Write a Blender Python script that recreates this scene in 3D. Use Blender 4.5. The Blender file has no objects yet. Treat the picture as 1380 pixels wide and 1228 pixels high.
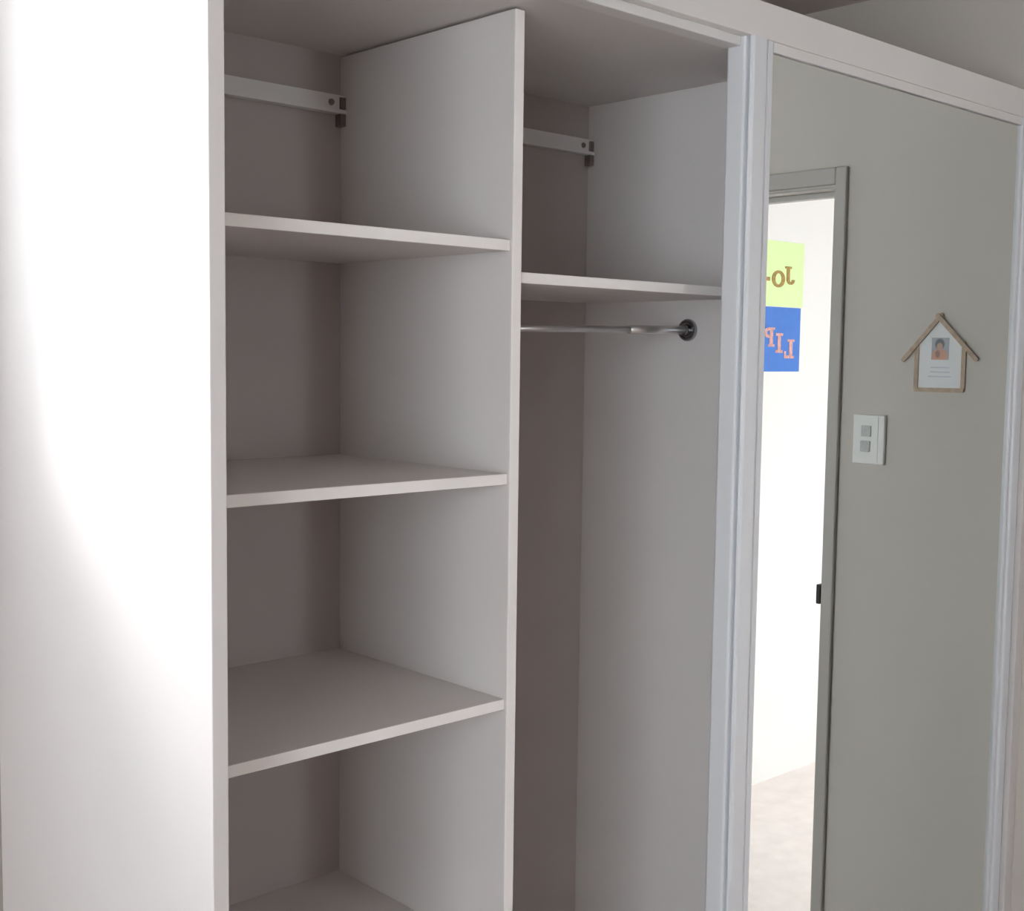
import bpy, bmesh, math
from mathutils import Vector, Matrix

scene = bpy.context.scene
C = scene.collection

# ------------------------------------------------------------------ camera
cam_data = bpy.data.cameras.new('camera')
cam_data.sensor_fit = 'HORIZONTAL'
cam_data.sensor_width = 36.0
cam_data.lens = 1680.57 / 1380.0 * 36.0
cam_data.clip_start = 0.02
cam = bpy.data.objects.new('camera', cam_data)
C.objects.link(cam)
r_ = Vector((0.732313, -0.680841, 0.013158))
u_ = Vector((0.046288, 0.069047, 0.996539))
f_ = Vector((0.679393, 0.72917, -0.082079))
cam.matrix_world = Matrix(((r_.x, u_.x, -f_.x, -0.6894),
                           (r_.y, u_.y, -f_.y, -1.2265),
                           (r_.z, u_.z, -f_.z, 1.6),
                           (0, 0, 0, 1)))
scene.camera = cam

# ------------------------------------------------------------------ sky, sun, exposure
SKY = 10.1
SUN = 3.6
world = bpy.data.worlds.new('overcast_sky')
scene.world = world
world.use_nodes = True
bg = world.node_tree.nodes['Background']
bg.inputs[0].default_value = (0.89, 0.95, 1.0, 1)
bg.inputs[1].default_value = SKY

sun_data = bpy.data.lights.new('sun', 'SUN')
sun_data.energy = SUN
sun_data.angle = math.radians(22)
sun_data.color = (1.0, 0.98, 0.96)
sun = bpy.data.objects.new('sun', sun_data)
C.objects.link(sun)
sun.location = (-6, 6, 8)
sun.rotation_euler = Vector((1.15, -1.0, -0.70)).to_track_quat('-Z', 'Y').to_euler()

vs = scene.view_settings
vs.view_transform = 'Standard'
vs.look = 'None'
vs.gamma = 1.0
vs.use_curve_mapping = False
vs.exposure = -0.08

scene.cycles.max_bounces = 16
scene.cycles.diffuse_bounces = 10
scene.cycles.glossy_bounces = 6
scene.cycles.caustics_reflective = False
scene.cycles.caustics_refractive = False
scene.cycles.sample_clamp_indirect = 6.0

# ------------------------------------------------------------------ helpers
def lin(c):
    c /= 255.0
    return c / 12.92 if c <= 0.04045 else ((c + 0.055) / 1.055) ** 2.4

def rgb(r, g, b):
    return (lin(r), lin(g), lin(b), 1.0)

def material(name, color, rough=0.5, metal=0.0, spec=0.5, noise=0.0, scale=40.0, bump=0.0, bscale=300.0):
    m = bpy.data.materials.new(name)
    m.use_nodes = True
    nt = m.node_tree
    b = nt.nodes['Principled BSDF']
    b.inputs['Base Color'].default_value = color
    b.inputs['Roughness'].default_value = rough
    b.inputs['Metallic'].default_value = metal
    b.inputs['Specular IOR Level'].default_value = spec
    tc = None
    if noise > 0 or bump > 0:
        tc = nt.nodes.new('ShaderNodeTexCoord')
    if noise > 0:
        n = nt.nodes.new('ShaderNodeTexNoise')
        n.inputs['Scale'].default_value = scale
        n.inputs['Detail'].default_value = 4
        nt.links.new(tc.outputs['Object'], n.inputs['Vector'])
        rmp = nt.nodes.new('ShaderNodeValToRGB')
        lo = tuple(c * (1 - noise) for c in color[:3]) + (1,)
        hi = tuple(min(1, c * (1 + noise)) for c in color[:3]) + (1,)
        rmp.color_ramp.elements[0].color = lo
        rmp.color_ramp.elements[0].position = 0.3
        rmp.color_ramp.elements[1].color = hi
        rmp.color_ramp.elements[1].position = 0.7
        nt.links.new(n.outputs['Fac'], rmp.inputs['Fac'])
        nt.links.new(rmp.outputs['Color'], b.inputs['Base Color'])
    if bump > 0:
        n2 = nt.nodes.new('ShaderNodeTexNoise')
        n2.inputs['Scale'].default_value = bscale
        n2.inputs['Detail'].default_value = 3
        nt.links.new(tc.outputs['Object'], n2.inputs['Vector'])
        bp = nt.nodes.new('ShaderNodeBump')
        bp.inputs['Strength'].default_value = bump
        bp.inputs['Distance'].default_value = 0.002
        nt.links.new(n2.outputs['Fac'], bp.inputs['Height'])
        nt.links.new(bp.outputs['Normal'], b.inputs['Normal'])
    return m

M = {}
M['melamine'] = material('white_melamine', (0.65, 0.622, 0.61, 1), 0.45, spec=0.4, noise=0.015, scale=6, bump=0.03)
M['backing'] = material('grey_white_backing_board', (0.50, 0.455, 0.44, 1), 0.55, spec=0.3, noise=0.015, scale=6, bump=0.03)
M['edge'] = material('brightened_front_edge', (0.86, 0.83, 0.81, 1), 0.4, noise=0.01, scale=10)  # front light painted into the edge colour, paler than the board
M['door_frame'] = material('white_powder_coat', (0.72, 0.745, 0.775, 1), 0.35, spec=0.5, noise=0.01, scale=8, bump=0.02)
M['fascia'] = material('white_painted_board', (0.76, 0.745, 0.73, 1), 0.45, noise=0.015, scale=5, bump=0.03)
M['wall'] = material('greige_wall_paint', (0.585, 0.55, 0.51, 1), 0.75, spec=0.25, noise=0.02, scale=3, bump=0.05, bscale=180)
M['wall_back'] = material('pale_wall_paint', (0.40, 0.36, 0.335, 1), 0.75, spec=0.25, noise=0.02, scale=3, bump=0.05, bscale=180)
M['wall_front'] = material('taupe_low_bounce_paint', (0.24, 0.21, 0.195, 1), 0.75, spec=0.25, noise=0.02, scale=3, bump=0.05, bscale=180)  # unseen wall darkened to cut the bounce into the right bay
M['ceiling'] = material('flat_ceiling_paint', (0.63, 0.575, 0.54, 1), 0.85, spec=0.2, noise=0.02, scale=3, bump=0.04)
M['carpet'] = material('beige_carpet', (0.40, 0.315, 0.27, 1), 0.95, spec=0.1, noise=0.15, scale=220, bump=0.5, bscale=500)
M['hall_floor'] = material('pale_floor_vinyl', (0.95, 0.88, 0.86, 1), 0.6, noise=0.06, scale=12, bump=0.03)
M['hall_wall'] = material('white_hallway_paint', (0.80, 0.78, 0.77, 1), 0.7, spec=0.25, noise=0.01, scale=3, bump=0.03)
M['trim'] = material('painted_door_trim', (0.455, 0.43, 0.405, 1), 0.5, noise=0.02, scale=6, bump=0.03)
M['mirror'] = material('silver_mirror', (0.86, 0.905, 0.88, 1), 0.0, metal=1.0)
M['chrome'] = material('chrome', (0.80, 0.79, 0.78, 1), 0.32, metal=1.0, noise=0.03, scale=30)
M['dark_chrome'] = material('dark_chrome', (0.34, 0.34, 0.36, 1), 0.16, metal=1.0, noise=0.05, scale=60)
M['bracket'] = material('dull_bronze_metal', (0.25, 0.21, 0.20, 1), 0.5, metal=0.5, noise=0.1, scale=80)
M['dark_metal'] = material('blackened_metal', (0.03, 0.025, 0.027, 1), 0.45, metal=0.5, noise=0.1, scale=90)
M['rail'] = material('white_coated_rail', (0.80, 0.79, 0.78, 1), 0.4, noise=0.02, scale=9, bump=0.02)
M['stick'] = material('pale_craft_stick', (0.46, 0.355, 0.265, 1), 0.7, noise=0.15, scale=60, bump=0.1)
M['card'] = material('white_card', (0.84, 0.86, 0.88, 1), 0.6, noise=0.01, scale=20)
M['ink'] = material('grey_print', (0.60, 0.62, 0.69, 1), 0.7, noise=0.05, scale=50)
M['plate'] = material('white_switch_plastic', (0.87, 0.88, 0.86, 1), 0.3, noise=0.01, scale=30)
M['rocker'] = material('grey_switch_plastic', (0.47, 0.47, 0.47, 1), 0.35, noise=0.1, scale=150)
M['green_paper'] = material('lime_green_paper', (0.66, 0.84, 0.41, 1), 0.7, noise=0.03, scale=25)
M['blue_paper'] = material('blue_paper', (0.06, 0.18, 0.56, 1), 0.7, noise=0.05, scale=25)
M['tan_letter'] = material('tan_glitter_letter', (0.34, 0.22, 0.06, 1), 0.6, noise=0.25, scale=90)
M['pink_letter'] = material('pink_red_letter', (0.62, 0.33, 0.30, 1), 0.6, noise=0.25, scale=90)
M['track'] = material('white_aluminium_track', (0.72, 0.71, 0.70, 1), 0.4, noise=0.02, scale=10)

def bm_box(bm, a, b):
    x0, y0, z0 = a
    x1, y1, z1 = b
    v = [bm.verts.new(p) for p in ((x0, y0, z0), (x1, y0, z0), (x1, y1, z0), (x0, y1, z0),
                                   (x0, y0, z1), (x1, y0, z1), (x1, y1, z1), (x0, y1, z1))]
    for f in ((0, 3, 2, 1), (4, 5, 6, 7), (0, 1, 5, 4), (1, 2, 6, 5), (2, 3, 7, 6), (3, 0, 4, 7)):
        bm.faces.new([v[i] for i in f])

def finish(name, bm, mat, parent=None, bevel=0.0, seg=2, smooth=False):
    bmesh.ops.recalc_face_normals(bm, faces=bm.faces)
    if bevel > 0:
        es = [e for e in bm.edges if len(e.link_faces) == 2 and e.calc_face_angle(0) > 0.6]
        bmesh.ops.bevel(bm, geom=es, offset=bevel, segments=seg, affect='EDGES', profile=0.5)
    me = bpy.data.meshes.new(name)
    bm.to_mesh(me)
    bm.free()
    if smooth:
        for p in me.polygons:
            p.use_smooth = True
    o = bpy.data.objects.new(name, me)
    C.objects.link(o)
    me.materials.append(M[mat])
    if parent:
        o.parent = parent
        o.matrix_parent_inverse = parent.matrix_basis.inverted()
    return o

def box(name, a, b, mat, parent=None, bevel=0.0, seg=2):
    bm = bmesh.new()
    bm_box(bm, a, b)
    return finish(name, bm, mat, parent, bevel, seg)

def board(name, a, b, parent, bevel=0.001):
    """a melamine board with its front edge coloured paler, as if catching more light"""
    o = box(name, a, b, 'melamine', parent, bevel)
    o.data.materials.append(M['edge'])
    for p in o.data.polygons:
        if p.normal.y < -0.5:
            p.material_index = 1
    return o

def boxes(name, lst, mat, parent=None):
    bm = bmesh.new()
    for a, b in lst:
        bm_box(bm, a, b)
    return finish(name, bm, mat, parent)

def prism(name, pts, lo, hi, axis, mat, parent=None, bevel=0.0):
    """extrude a 2-D outline along an axis: 'z' pts=(x,y); 'x' pts=(y,z); 'y' pts=(x,z)"""
    def P(p, t):
        return {'z': (p[0], p[1], t), 'x': (t, p[0], p[1]), 'y': (p[0], t, p[1])}[axis]
    bm = bmesh.new()
    a = [bm.verts.new(P(p, lo)) for p in pts]
    b = [bm.verts.new(P(p, hi)) for p in pts]
    bm.faces.new(a[::-1])
    bm.faces.new(b)
    n = len(pts)
    for i in range(n):
        bm.faces.new((a[i], a[(i + 1) % n], b[(i + 1) % n], b[i]))
    return finish(name, bm, mat, parent, bevel)

def lathe_x(bm, prof, c, seg=32):
    """revolve profile [(x, radius)] about an X-parallel axis through c=(y,z)"""
    rings = []
    for x, r in prof:
        rings.append([bm.verts.new((x, c[0] + r * math.cos(2 * math.pi * k / seg), c[1] + r * math.sin(2 * math.pi * k / seg))) for k in range(seg)])
    for i in range(len(rings) - 1):
        for k in range(seg):
            bm.faces.new((rings[i][k], rings[i][(k + 1) % seg], rings[i + 1][(k + 1) % seg], rings[i + 1][k]))
    bm.faces.new(rings[0][::-1])
    bm.faces.new(rings[-1])

def lathe_y(bm, prof, c, seg=20):
    rings = []
    for y, r in prof:
        rings.append([bm.verts.new((c[0] + r * math.cos(2 * math.pi * k / seg), y, c[1] + r * math.sin(2 * math.pi * k / seg))) for k in range(seg)])
    for i in range(len(rings) - 1):
        for k in range(seg):
            bm.faces.new((rings[i][k], rings[i][(k + 1) % seg], rings[i + 1][(k + 1) % seg], rings[i + 1][k]))
    bm.faces.new(rings[0][::-1])
    bm.faces.new(rings[-1])

def thing(name, loc, label, cat, group=None):
    o = bpy.data.objects.new(name, None)
    o.empty_display_size = 0.1
    C.objects.link(o)
    o.location = loc
    bpy.context.view_layer.update()
    o['label'] = label
    o['category'] = cat
    if group:
        o['group'] = group
    return o

def tag(o, label, cat, group=None):
    o['label'] = label
    o['category'] = cat
    if group:
        o['group'] = group
    return o

def struct(o, label, cat):
    o['kind'] = 'structure'
    o['label'] = label
    o['category'] = cat
    return o

# ------------------------------------------------------------------ room shell
CE = 2.455           # ceiling height
XW = 2.025           # room face of the right wall
YB = 0.637           # room face of the back wall
XL, YF = -2.4, -3.2  # left and front walls
DY0, DY1, DH = -1.283, -0.4828, 2.020   # doorway in the right wall

struct(box('floor', (XL - .1, YF - .1, -.06), (XW + .1, YB + .06, 0), 'carpet'), 'beige carpeted bedroom floor', 'floor')
struct(box('ceiling', (XL - .1, YF - .1, CE), (XW + .1, YB + .06, CE + .08), 'ceiling'), 'flat pale ceiling above the wardrobe', 'ceiling')
# back wall with the high window left of the wardrobe
WX0, WX1, WZ0, WZ1 = -1.05, -0.255, 1.575, 2.445
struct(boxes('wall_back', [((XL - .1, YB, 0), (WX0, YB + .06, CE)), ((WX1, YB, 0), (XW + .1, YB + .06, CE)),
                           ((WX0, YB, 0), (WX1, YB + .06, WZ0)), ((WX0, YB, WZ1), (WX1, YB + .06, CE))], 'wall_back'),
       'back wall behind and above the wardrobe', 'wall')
# left wall with a wide window
LW = (-2.66, -0.95, 0.70, 2.3)
SW = (0.02, 0.32, 0.75, 1.95)   # slim opening nearer the wardrobe, added to brighten the end panel
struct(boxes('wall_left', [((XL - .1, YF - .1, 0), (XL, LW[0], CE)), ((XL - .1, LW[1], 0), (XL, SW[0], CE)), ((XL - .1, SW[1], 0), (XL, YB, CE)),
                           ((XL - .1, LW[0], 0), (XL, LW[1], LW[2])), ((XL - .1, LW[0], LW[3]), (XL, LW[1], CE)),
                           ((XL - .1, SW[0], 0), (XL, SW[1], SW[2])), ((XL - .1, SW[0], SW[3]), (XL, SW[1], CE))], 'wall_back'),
       'pale bedroom wall with a wide window and an added slim light opening', 'wall')
FW = (0.90, 1.27, 0.95, 2.15)  # unseen narrow opening, added to lift the light in the left bay
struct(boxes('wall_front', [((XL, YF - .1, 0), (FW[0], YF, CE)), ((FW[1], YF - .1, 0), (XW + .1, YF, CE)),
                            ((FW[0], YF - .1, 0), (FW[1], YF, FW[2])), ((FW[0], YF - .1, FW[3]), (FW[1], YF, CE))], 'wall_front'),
       'taupe bedroom wall facing the wardrobe, with an added narrow light opening', 'wall')
struct(boxes('wall_right', [((XW, DY1, 0), (XW + .1, YB, CE)), ((XW, YF, 0), (XW + .1, DY0, CE)),
                            ((XW, DY0, DH), (XW + .1, DY1, CE))], 'wall'),
       'greige wall with the doorway, reflected in the mirror', 'wall')

def window(name, axis, lo, hi, z0, z1, p, label):
    """a slim frame with one mullion in a wall opening"""
    o = thing(name, (0, 0, 0), label, 'window')
    o['kind'] = 'structure'
    t, d = 0.04, 0.03
    def bar(n, a0, a1, b0, b1):
        if axis == 'y':
            box(n, (a0, p, b0), (a1, p + d, b1), 'door_frame', o, 0.003)
        else:
            box(n, (p, a0, b0), (p + d, a1, b1), 'door_frame', o, 0.003)
    bar('frame_bar', lo, hi, z0, z0 + .012)
    bar('frame_bar', lo, hi, z1 - .012, z1)
    bar('frame_bar', lo, lo + t, z0 + .012, z1 - .012)
    bar('frame_bar', hi - .012, hi, z0 + .012, z1 - .012)
    return o
window('window_1', 'y', WX0, WX1, WZ0, WZ1, YB + .02, 'high window in the back wall beside the wardrobe')
window('added_opening_front', 'y', FW[0], FW[1], FW[2], FW[3], YF - .07, 'added narrow opening facing the wardrobe, lighting the left bay')
window('added_opening_left', 'x', SW[0], SW[1], SW[2], SW[3], XL - .07, 'added slim opening in the left wall, brightening the end panel')
w2 = window('window_2', 'x', LW[0], LW[1], LW[2], LW[3], XL - .07, 'wide window in the bedroom wall on the left')
box('mullion', (XL - .065, -1.85, LW[2] + .012), (XL - .045, -1.81, LW[3] - .012), 'door_frame', w2, 0.003)

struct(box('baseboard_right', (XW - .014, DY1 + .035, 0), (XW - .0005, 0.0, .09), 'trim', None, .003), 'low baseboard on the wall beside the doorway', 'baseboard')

# hallway beyond the doorway
HX0, HX1, HY0, HY1 = XW + .1, 4.6, -1.439, 1.3
struct(box('floor_hallway', (HX0, HY0 - .1, -.06), (HX1 + .1, HY1 + .1, 0), 'hall_floor'), 'pale pinkish hallway floor seen through the mirrored doorway', 'floor')
struct(box('ceiling_hallway', (HX0, HY0 - .1, CE), (HX1 + .1, HY1 + .1, CE + .08), 'ceiling'), 'hallway ceiling beyond the doorway', 'ceiling')
struct(box('wall_hallway_end', (HX0, HY0 - .1, 0), (HX1, HY0, CE), 'hall_wall'), 'bright white hallway wall carrying the coloured papers', 'wall')
struct(box('wall_hallway_right', (HX1, HY0 - .1, 0), (HX1 + .1, HY1 + .1, CE), 'hall_wall'), 'far side wall of the hallway', 'wall')
GX0, GX1, GZ = 2.82, 3.97, 1.72
struct(boxes('wall_hallway_front', [((HX0, HY1, 0), (GX0, HY1 + .1, CE)), ((GX1, HY1, 0), (HX1, HY1 + .1, CE)),
                                    ((GX0, HY1, GZ), (GX1, HY1 + .1, CE))], 'hall_wall'), 'hallway wall around the wide glazed opening', 'wall')
struct(box('wall_hallway_left', (HX0 - .02, YB + .06, 0), (HX0, HY1 + .1, CE), 'hall_wall'), 'short hallway wall behind the wardrobe corner', 'wall')

# door frame in the right wall
dr = thing('door_1', (XW, -.88, 0), 'painted door frame around the open doorway, reflected in the mirror', 'door frame')
dr['kind'] = 'structure'
CW = 0.0317
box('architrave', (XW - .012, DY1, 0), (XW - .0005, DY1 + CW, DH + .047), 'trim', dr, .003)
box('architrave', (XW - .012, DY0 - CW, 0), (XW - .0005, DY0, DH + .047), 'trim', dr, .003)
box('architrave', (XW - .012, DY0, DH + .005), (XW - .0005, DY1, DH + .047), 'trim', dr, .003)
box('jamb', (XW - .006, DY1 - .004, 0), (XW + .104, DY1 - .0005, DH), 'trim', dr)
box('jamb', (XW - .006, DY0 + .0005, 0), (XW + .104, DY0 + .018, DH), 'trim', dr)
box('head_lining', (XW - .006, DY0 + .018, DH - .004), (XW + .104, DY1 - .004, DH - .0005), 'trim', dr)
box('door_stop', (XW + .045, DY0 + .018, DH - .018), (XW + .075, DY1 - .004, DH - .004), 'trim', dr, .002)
sp = box('strike_plate', (XW - .010, DY1 - .0165, .974), (XW + .03, DY1 - .0045, 1.024), 'dark_metal', dr, .002)
sp['label'] = 'blackened metal strike plate'

# ------------------------------------------------------------------ wardrobe
D = 0.558
TOP = 2.0985
X0, X1 = 0.0, 0.0202
XD0, XD1 = 0.564, 0.5833
XR0, XR1 = 1.1734, 1.1904
YD, YS = 0.1237, 0.1286
TS = 0.0163
w = thing('wardrobe', (1.0, 0.28, 0), 'white built-in wardrobe with open shelves and hanging space, doors slid aside', 'wardrobe')
o = box('end_panel', (X0, 0.0, 0.0), (X1, .6355, 2.1695), 'melamine', w, .0012)
o['label'] = 'broad white end panel catching the window light'
box('end_panel', (1.989, 0.0, 0.0), (2.0235, .6355, 2.1695), 'melamine', w, .0012)
box('back_panel', (X1, D, 0.07), (1.989, D + .010, TOP), 'backing', w)
box('base_panel', (X1, .1135, .054), (1.989, D, .07), 'melamine', w, .001)
box('kickboard', (X1, .125, 0.0), (1.989, .141, .054), 'melamine', w)
box('top_panel', (X1, .060, TOP), (1.989, D + .010, TOP + .016), 'melamine', w, .001)
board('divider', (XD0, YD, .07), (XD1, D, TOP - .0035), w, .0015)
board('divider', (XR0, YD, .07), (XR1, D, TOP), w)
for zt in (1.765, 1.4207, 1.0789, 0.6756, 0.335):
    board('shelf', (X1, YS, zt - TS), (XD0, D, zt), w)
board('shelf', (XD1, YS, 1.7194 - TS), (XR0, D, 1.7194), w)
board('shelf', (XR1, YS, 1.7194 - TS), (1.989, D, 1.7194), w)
box('fascia', (X1, .012, 2.112), (1.989, .0590, 2.1695), 'fascia', w, .001)
tr = box('top_track', (X1, .0285, 2.0965), (.9705, .0595, 2.1118), 'track', w, .0015)
box('bottom_track', (X1, .010, 0.0), (1.989, .105, .008), 'track', w, .001)

def batten(x0, x1, zs):
    b = prism('support_rail', [(D - .0005, zs + .031), (D - .012, zs + .031), (D - .012, zs + .007), (D - .019, zs + .006),
                               (D - .019, zs), (D - .0005, zs)], x0, x1, 'x', 'rail', w)
    b['label'] = 'white coated rail on the back panel'
    k = boxes('bracket', [((x1 - .0105, D - .0165, zs + .008), (x1 - .0003, D - .0122, zs + .027)),
                          ((x1 - .0105, D - .0165, zs - .020), (x1 - .0003, D - .0005, zs - .0003))], 'bracket', b)
    bm = bmesh.new()
    lathe_y(bm, [(D - .0121, .0055), (D - .0145, .005), (D - .0150, .003), (D - .0140, .0025)], (x1 - .027, zs + .0175))
    finish('screw', bm, 'bracket', b, smooth=False)
batten(X1, XD0, 1.998)
batten(XD1, XR0, 2.0000)

# ------------------------------------------------------------------ sliding mirror doors
def sliding_door(xl, xr, yo, zt, zs, name, label, pw=.0555, pr=.0555):
    d = thing(name, ((xl + xr) / 2, .03 + yo, .012), label, 'mirror door', 'sliding mirror doors')
    prof = [(.002, .058), (.0, .054), (.0, .025), (.001, .0215), (.004, .0205), (.011, .0205), (.011, .0165), (.005, .016),
            (.003, .0135), (.004, .0105), (.008, .0085), (.033, .0085), (.037, .010), (.038, .0130), (.038, .0190), (.042, .0190),
            (.042, .0140), (.0435, .0125), (.053, .0130), (.0555, .0150), (.0555, .0225), (.045, .058)]
    zb = .012
    k = pw / .0555
    prof = [(a * k, b) for a, b in prof]
    prism('stile', [(xl + p[0], p[1] + yo) for p in prof], zb, zs, 'z', 'door_frame', d)
    prism('stile', [(xr - p[0] * pr / pw, p[1] + yo) for p in prof][::-1], zb, zs, 'z', 'door_frame', d)
    box('rail', (xl + pw + .0003, .0225 + yo, zt - .03), (xr - .0558, .05 + yo, zt), 'door_frame', d, .002)
    box('rail', (xl + pw + .0003, .0128 + yo, zt + .0003), (xr - .0558, .05 + yo, zs), 'fascia', d, .001)
    box('rail', (xl + pw + .0003, .0125 + yo, zb), (xr - .0558, .05 + yo, zb + .05), 'door_frame', d, .002)
    m = box('mirror', (xl + pw - .0005, .0182 + yo, zb + .05), (xr - .0550, .0222 + yo, zt - .0005), 'mirror', d)
    return d
fd = sliding_door(.9725, 1.9865, 0.0, 2.0945, 2.1115, 'mirror_sliding_door', 'white framed mirror sliding door reflecting the doorway and wall', .0665)
rd = sliding_door(1.046, 1.9870, 0.0525, 2.080, 2.0955, 'mirror_sliding_door', 'second mirror sliding door tucked behind the front one')

# ------------------------------------------------------------------ hanging rod
rod = thing('hanging_rod', ((XD1 + XR0) / 2, .2862, 1.643), 'chrome telescopic hanging rod below the shelf in the right bay', 'rod')
cz = lambda x: 1.6473 - (XR0 - x) * .0150
def tube(name, xa, xb, r, mat):
    bm = bmesh.new()
    seg = 28
    ra, rb = [], []
    for k in range(seg):
        a = 2 * math.pi * k / seg
        ra.append(bm.verts.new((xa, .2862 + r * math.cos(a), cz(xa) + r * math.sin(a))))
        rb.append(bm.verts.new((xb, .2862 + r * math.cos(a), cz(xb) + r * math.sin(a))))
    for k in range(seg):
        bm.faces.new((ra[k], ra[(k + 1) % seg], rb[(k + 1) % seg], rb[k]))
    bm.faces.new(ra[::-1]); bm.faces.new(rb)
    return finish(name, bm, mat, rod, smooth=True)
tube('inner_tube', XD1 + .004, 1.010, .0058, 'chrome')
tube('outer_tube', 1.005, XR0 - .004, .0078, 'chrome')
def flange(xw, s, name):
    bm = bmesh.new()
    prof = [(xw - s * .0003, .021), (xw - s * .004, .0212), (xw - s * .007, .0200), (xw - s * .0075, .0165), (xw - s * .006, .0145),
            (xw - s * .0065, .0115), (xw - s * .016, .0110), (xw - s * .017, .0100)]
    lathe_x(bm, prof, (.2862, cz(xw)))
    f = finish(name, bm, 'dark_chrome', rod, smooth=False)
    f['label'] = 'dark chrome end flange'
flange(XR0, 1, 'end_flange')
flange(XD1, -1, 'end_flange')

# ------------------------------------------------------------------ switch plate on the right wall
sw = thing('light_switch', (XW, -.366, 1.40), 'white double light switch plate on the wall beside the doorway', 'light switch')
box('plate', (XW - .010, -.4085, 1.3405), (XW - .0004, -.3235, 1.4605), 'plate', sw, .002)
box('trim_ridge', (XW - .0112, -.3420, 1.3425), (XW - .0101, -.3400, 1.4585), 'plate', sw)
box('rocker', (XW - .0130, -.3850, 1.4080), (XW - .0101, -.3585, 1.4340), 'rocker', sw, .0012)
box('rocker', (XW - .0130, -.3865, 1.3705), (XW - .0101, -.3600, 1.3970), 'rocker', sw, .0012)

# ------------------------------------------------------------------ craft-stick house picture
hs = thing('house_picture', (XW, -.1925, 1.523), 'house-shaped craft-stick picture frame hung above the light switch', 'picture frame')
xf = XW - .0004
prism('card', [(-.2470, 1.530), (-.1345, 1.530), (-.1345, 1.632), (-.1930, 1.688), (-.2470, 1.632)], xf - .0012, xf, 'x', 'card', hs)
def stick(p, q, wd, t0, t1):
    p, q = Vector(p), Vector(q)
    d = (q - p).normalized()
    n = Vector((-d.y, d.x)) * wd / 2
    r = wd / 2
    pts = []
    for c, s in ((q, 1), (p, -1)):
        for i in range(7):
            a = -math.pi / 2 + math.pi * i / 6
            pts.append(c + d * s * (r * math.cos(a) * .8) + n * s * math.sin(a))
    prism('craft_stick', [(v.x, v.y) for v in pts], xf - t1, xf - t0, 'x', 'stick', hs)
stick((-.2500, 1.526), (-.2500, 1.634), .0105, .0013, .0033)
stick((-.1325, 1.527), (-.1325, 1.636), .0105, .0013, .0033)
stick((-.2500, 1.5260), (-.1325, 1.5270), .0100, .0034, .0054)
stick((-.2840, 1.5950), (-.1900, 1.7010), .0105, .0034, .0054)
stick((-.1010, 1.5990), (-.1990, 1.7000), .0105, .0055, .0075)
# small colour print: child-like figure rendered as soft blobs of dark hair and warm clothing
pm = bpy.data.materials.new('small_photo_print')
pm.use_nodes = True
nt = pm.node_tree
bs = nt.nodes['Principled BSDF']
bs.inputs['Roughness'].default_value = 0.4
tc = nt.nodes.new('ShaderNodeTexCoord')
def blob(cx, cy, sx, sy):
    mp = nt.nodes.new('ShaderNodeMapping')
    mp.vector_type = 'TEXTURE'
    mp.inputs['Location'].default_value = (0.5, cx, cy)
    mp.inputs['Scale'].default_value = (5.0, sx, sy)
    nt.links.new(tc.outputs['Generated'], mp.inputs['Vector'])
    g = nt.nodes.new('ShaderNodeTexGradient')
    g.gradient_type = 'SPHERICAL'
    nt.links.new(mp.outputs['Vector'], g.inputs['Vector'])
    rp = nt.nodes.new('ShaderNodeValToRGB')
    rp.color_ramp.elements[0].position = 0.02
    rp.color_ramp.elements[1].position = 0.25
    nt.links.new(g.outputs['Fac'], rp.inputs['Fac'])
    return rp.outputs['Color']
prev = None
for col, args in ((( .30, .32, .36, 1), None), ((.50, .24, .14, 1), (.48, .15, .55, .42)), ((.07, .07, .09, 1), (.47, .70, .32, .30)),
                  ((.42, .24, .17, 1), (.47, .58, .20, .22)), ((.24, .09, .06, 1), (.36, .26, .16, .20))):
    if args is None:
        rgbn = nt.nodes.new('ShaderNodeRGB')
        rgbn.outputs[0].default_value = col
        prev = rgbn.outputs[0]
        continue
    mx = nt.nodes.new('ShaderNodeMix')
    mx.data_type = 'RGBA'
    nt.links.new(blob(*args), mx.inputs[0])
    nt.links.new(prev, mx.inputs[6])
    mx.inputs[7].default_value = col
    prev = mx.outputs[2]
nt.links.new(prev, bs.inputs['Base Color'])
M['photo'] = pm
ph = box('photo_print', (xf - .0018, -.2130, 1.597), (xf - .0013, -.1700, 1.648), 'photo', hs)
ph['label'] = 'small colour photo print'
for i, (ya, yb) in enumerate(((-.214, -.168), (-.215, -.166), (-.219, -.163))):
    z = 1.5775 - i * .0105
    box('text_line', (xf - .0015, ya, z), (xf - .0013, yb, z + .0028), 'ink', hs)

# ------------------------------------------------------------------ coloured papers with letters on the hallway wall
def bar2(bm, T, u0, v0, u1, v1, t0, t1):
    a, b = T(u0, v0), T(u1, v1)
    bm_box(bm, (min(a[0], b[0]), t0, min(a[1], b[1])), (max(a[0], b[0]), t1, max(a[1], b[1])))

def arc2(bm, T, cu, cv, ru, rv, iu, iv, a0, a1, t0, t1, n=18):
    full = abs(a1 - a0) > 359
    rings = []
    for i in range(n + (0 if full else 1)):
        a = math.radians(a0 + (a1 - a0) * i / n)
        o = T(cu + ru * math.cos(a), cv + rv * math.sin(a))
        q = T(cu + iu * math.cos(a), cv + iv * math.sin(a))
        rings.append([bm.verts.new((o[0], t0, o[1])), bm.verts.new((o[0], t1, o[1])),
                      bm.verts.new((q[0], t1, q[1])), bm.verts.new((q[0], t0, q[1]))])
    m = len(rings)
    for i in range(m if full else m - 1):
        A, B = rings[i], rings[(i + 1) % m]
        for k in range(4):
            bm.faces.new((A[k], A[(k + 1) % 4], B[(k + 1) % 4], B[k]))
    if not full:
        bm.faces.new(rings[0]); bm.faces.new(rings[-1][::-1])

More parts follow.
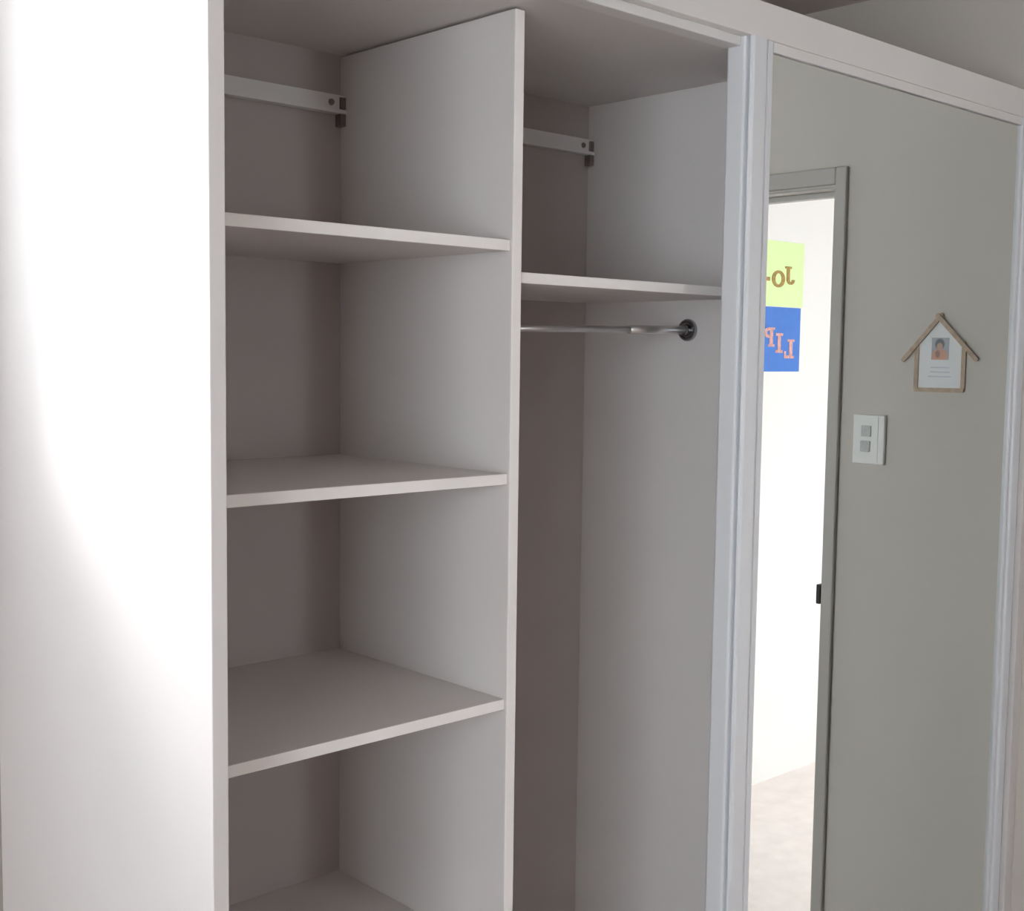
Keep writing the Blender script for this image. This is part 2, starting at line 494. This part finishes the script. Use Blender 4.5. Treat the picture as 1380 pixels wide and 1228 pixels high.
YP = HY0
def letter(ch, cx, cz_, wd, ht, mat, parent, rot=0.0):
    """u runs to the reader's right (towards -X), v upwards; unit letter box -0.5..0.5"""
    ca, sa = math.cos(rot), math.sin(rot)
    def T(u, v):
        return (cx - u * wd, cz_ + v * ht)
    t0, t1 = YP + .0017, YP + .0032
    bm = bmesh.new()
    if ch == 'J':
        bar2(bm, T, .02, -.22, .32, .5, t0, t1)
        bar2(bm, T, -.14, .38, .02, .5, t0, t1)
        bar2(bm, T, .32, .38, .48, .5, t0, t1)
        arc2(bm, T, -.07, -.22, .39, .28, .09, .12, 180, 360, t0, t1, 12)
        bm2 = None
    elif ch == 'O':
        arc2(bm, T, 0, 0, .5, .5, .24, .33, 0, 360, t0, t1, 28)
    elif ch == 'L':
        bar2(bm, T, -.28, -.5, .04, .5, t0, t1)
        bar2(bm, T, -.46, .38, -.28, .5, t0, t1)
        bar2(bm, T, .04, .38, .22, .5, t0, t1)
        bar2(bm, T, -.46, -.5, -.28, -.36, t0, t1)
        bar2(bm, T, .04, -.5, .34, -.34, t0, t1)
        bar2(bm, T, .34, -.5, .5, -.12, t0, t1)
    elif ch == 'I':
        bar2(bm, T, -.22, -.5, .22, .5, t0, t1)
        for s0, s1 in ((-.5, -.22), (.22, .5)):
            bar2(bm, T, s0, .36, s1, .5, t0, t1)
            bar2(bm, T, s0, -.5, s1, -.36, t0, t1)
    elif ch == 'P':
        bar2(bm, T, -.34, -.5, -.04, .5, t0, t1)
        bar2(bm, T, -.5, .38, -.34, .5, t0, t1)
        bar2(bm, T, -.5, -.5, -.34, -.38, t0, t1)
        bar2(bm, T, -.04, -.5, .10, -.38, t0, t1)
        arc2(bm, T, -.04, .22, .52, .28, .24, .13, -90, 90, t0, t1, 14)
    elif ch == '-':
        bar2(bm, T, -.5, -.5, .5, .5, t0, t1)
    o = finish('letter', bm, mat, parent)
    return o

gp = thing('green_paper_sheet', (3.20, YP, 1.78), 'lime green paper with tan letters, above the blue sheet in the hallway', 'paper sheet')
box('sheet', (2.985, YP + .0004, 1.7825), (3.3020, YP + .0016, 2.0180), 'green_paper', gp)
letter('J', 3.2150, 1.8965, .068, .066, 'tan_letter', gp)
letter('O', 3.1430, 1.8815, .082, .062, 'tan_letter', gp)
letter('-', 3.0760, 1.8790, .030, .014, 'tan_letter', gp)
bp = thing('blue_paper_sheet', (3.20, YP, 1.543), 'blue paper with pink letters, below the lime green sheet in the hallway', 'paper sheet')
box('sheet', (2.975, YP + .0004, 1.5440), (3.2915, YP + .0016, 1.7795), 'blue_paper', bp)
letter('L', 3.2250, 1.6280, .066, .070, 'pink_letter', bp)
letter('I', 3.1590, 1.6490, .044, .072, 'pink_letter', bp)
letter('P', 3.0960, 1.6700, .068, .070, 'pink_letter', bp)
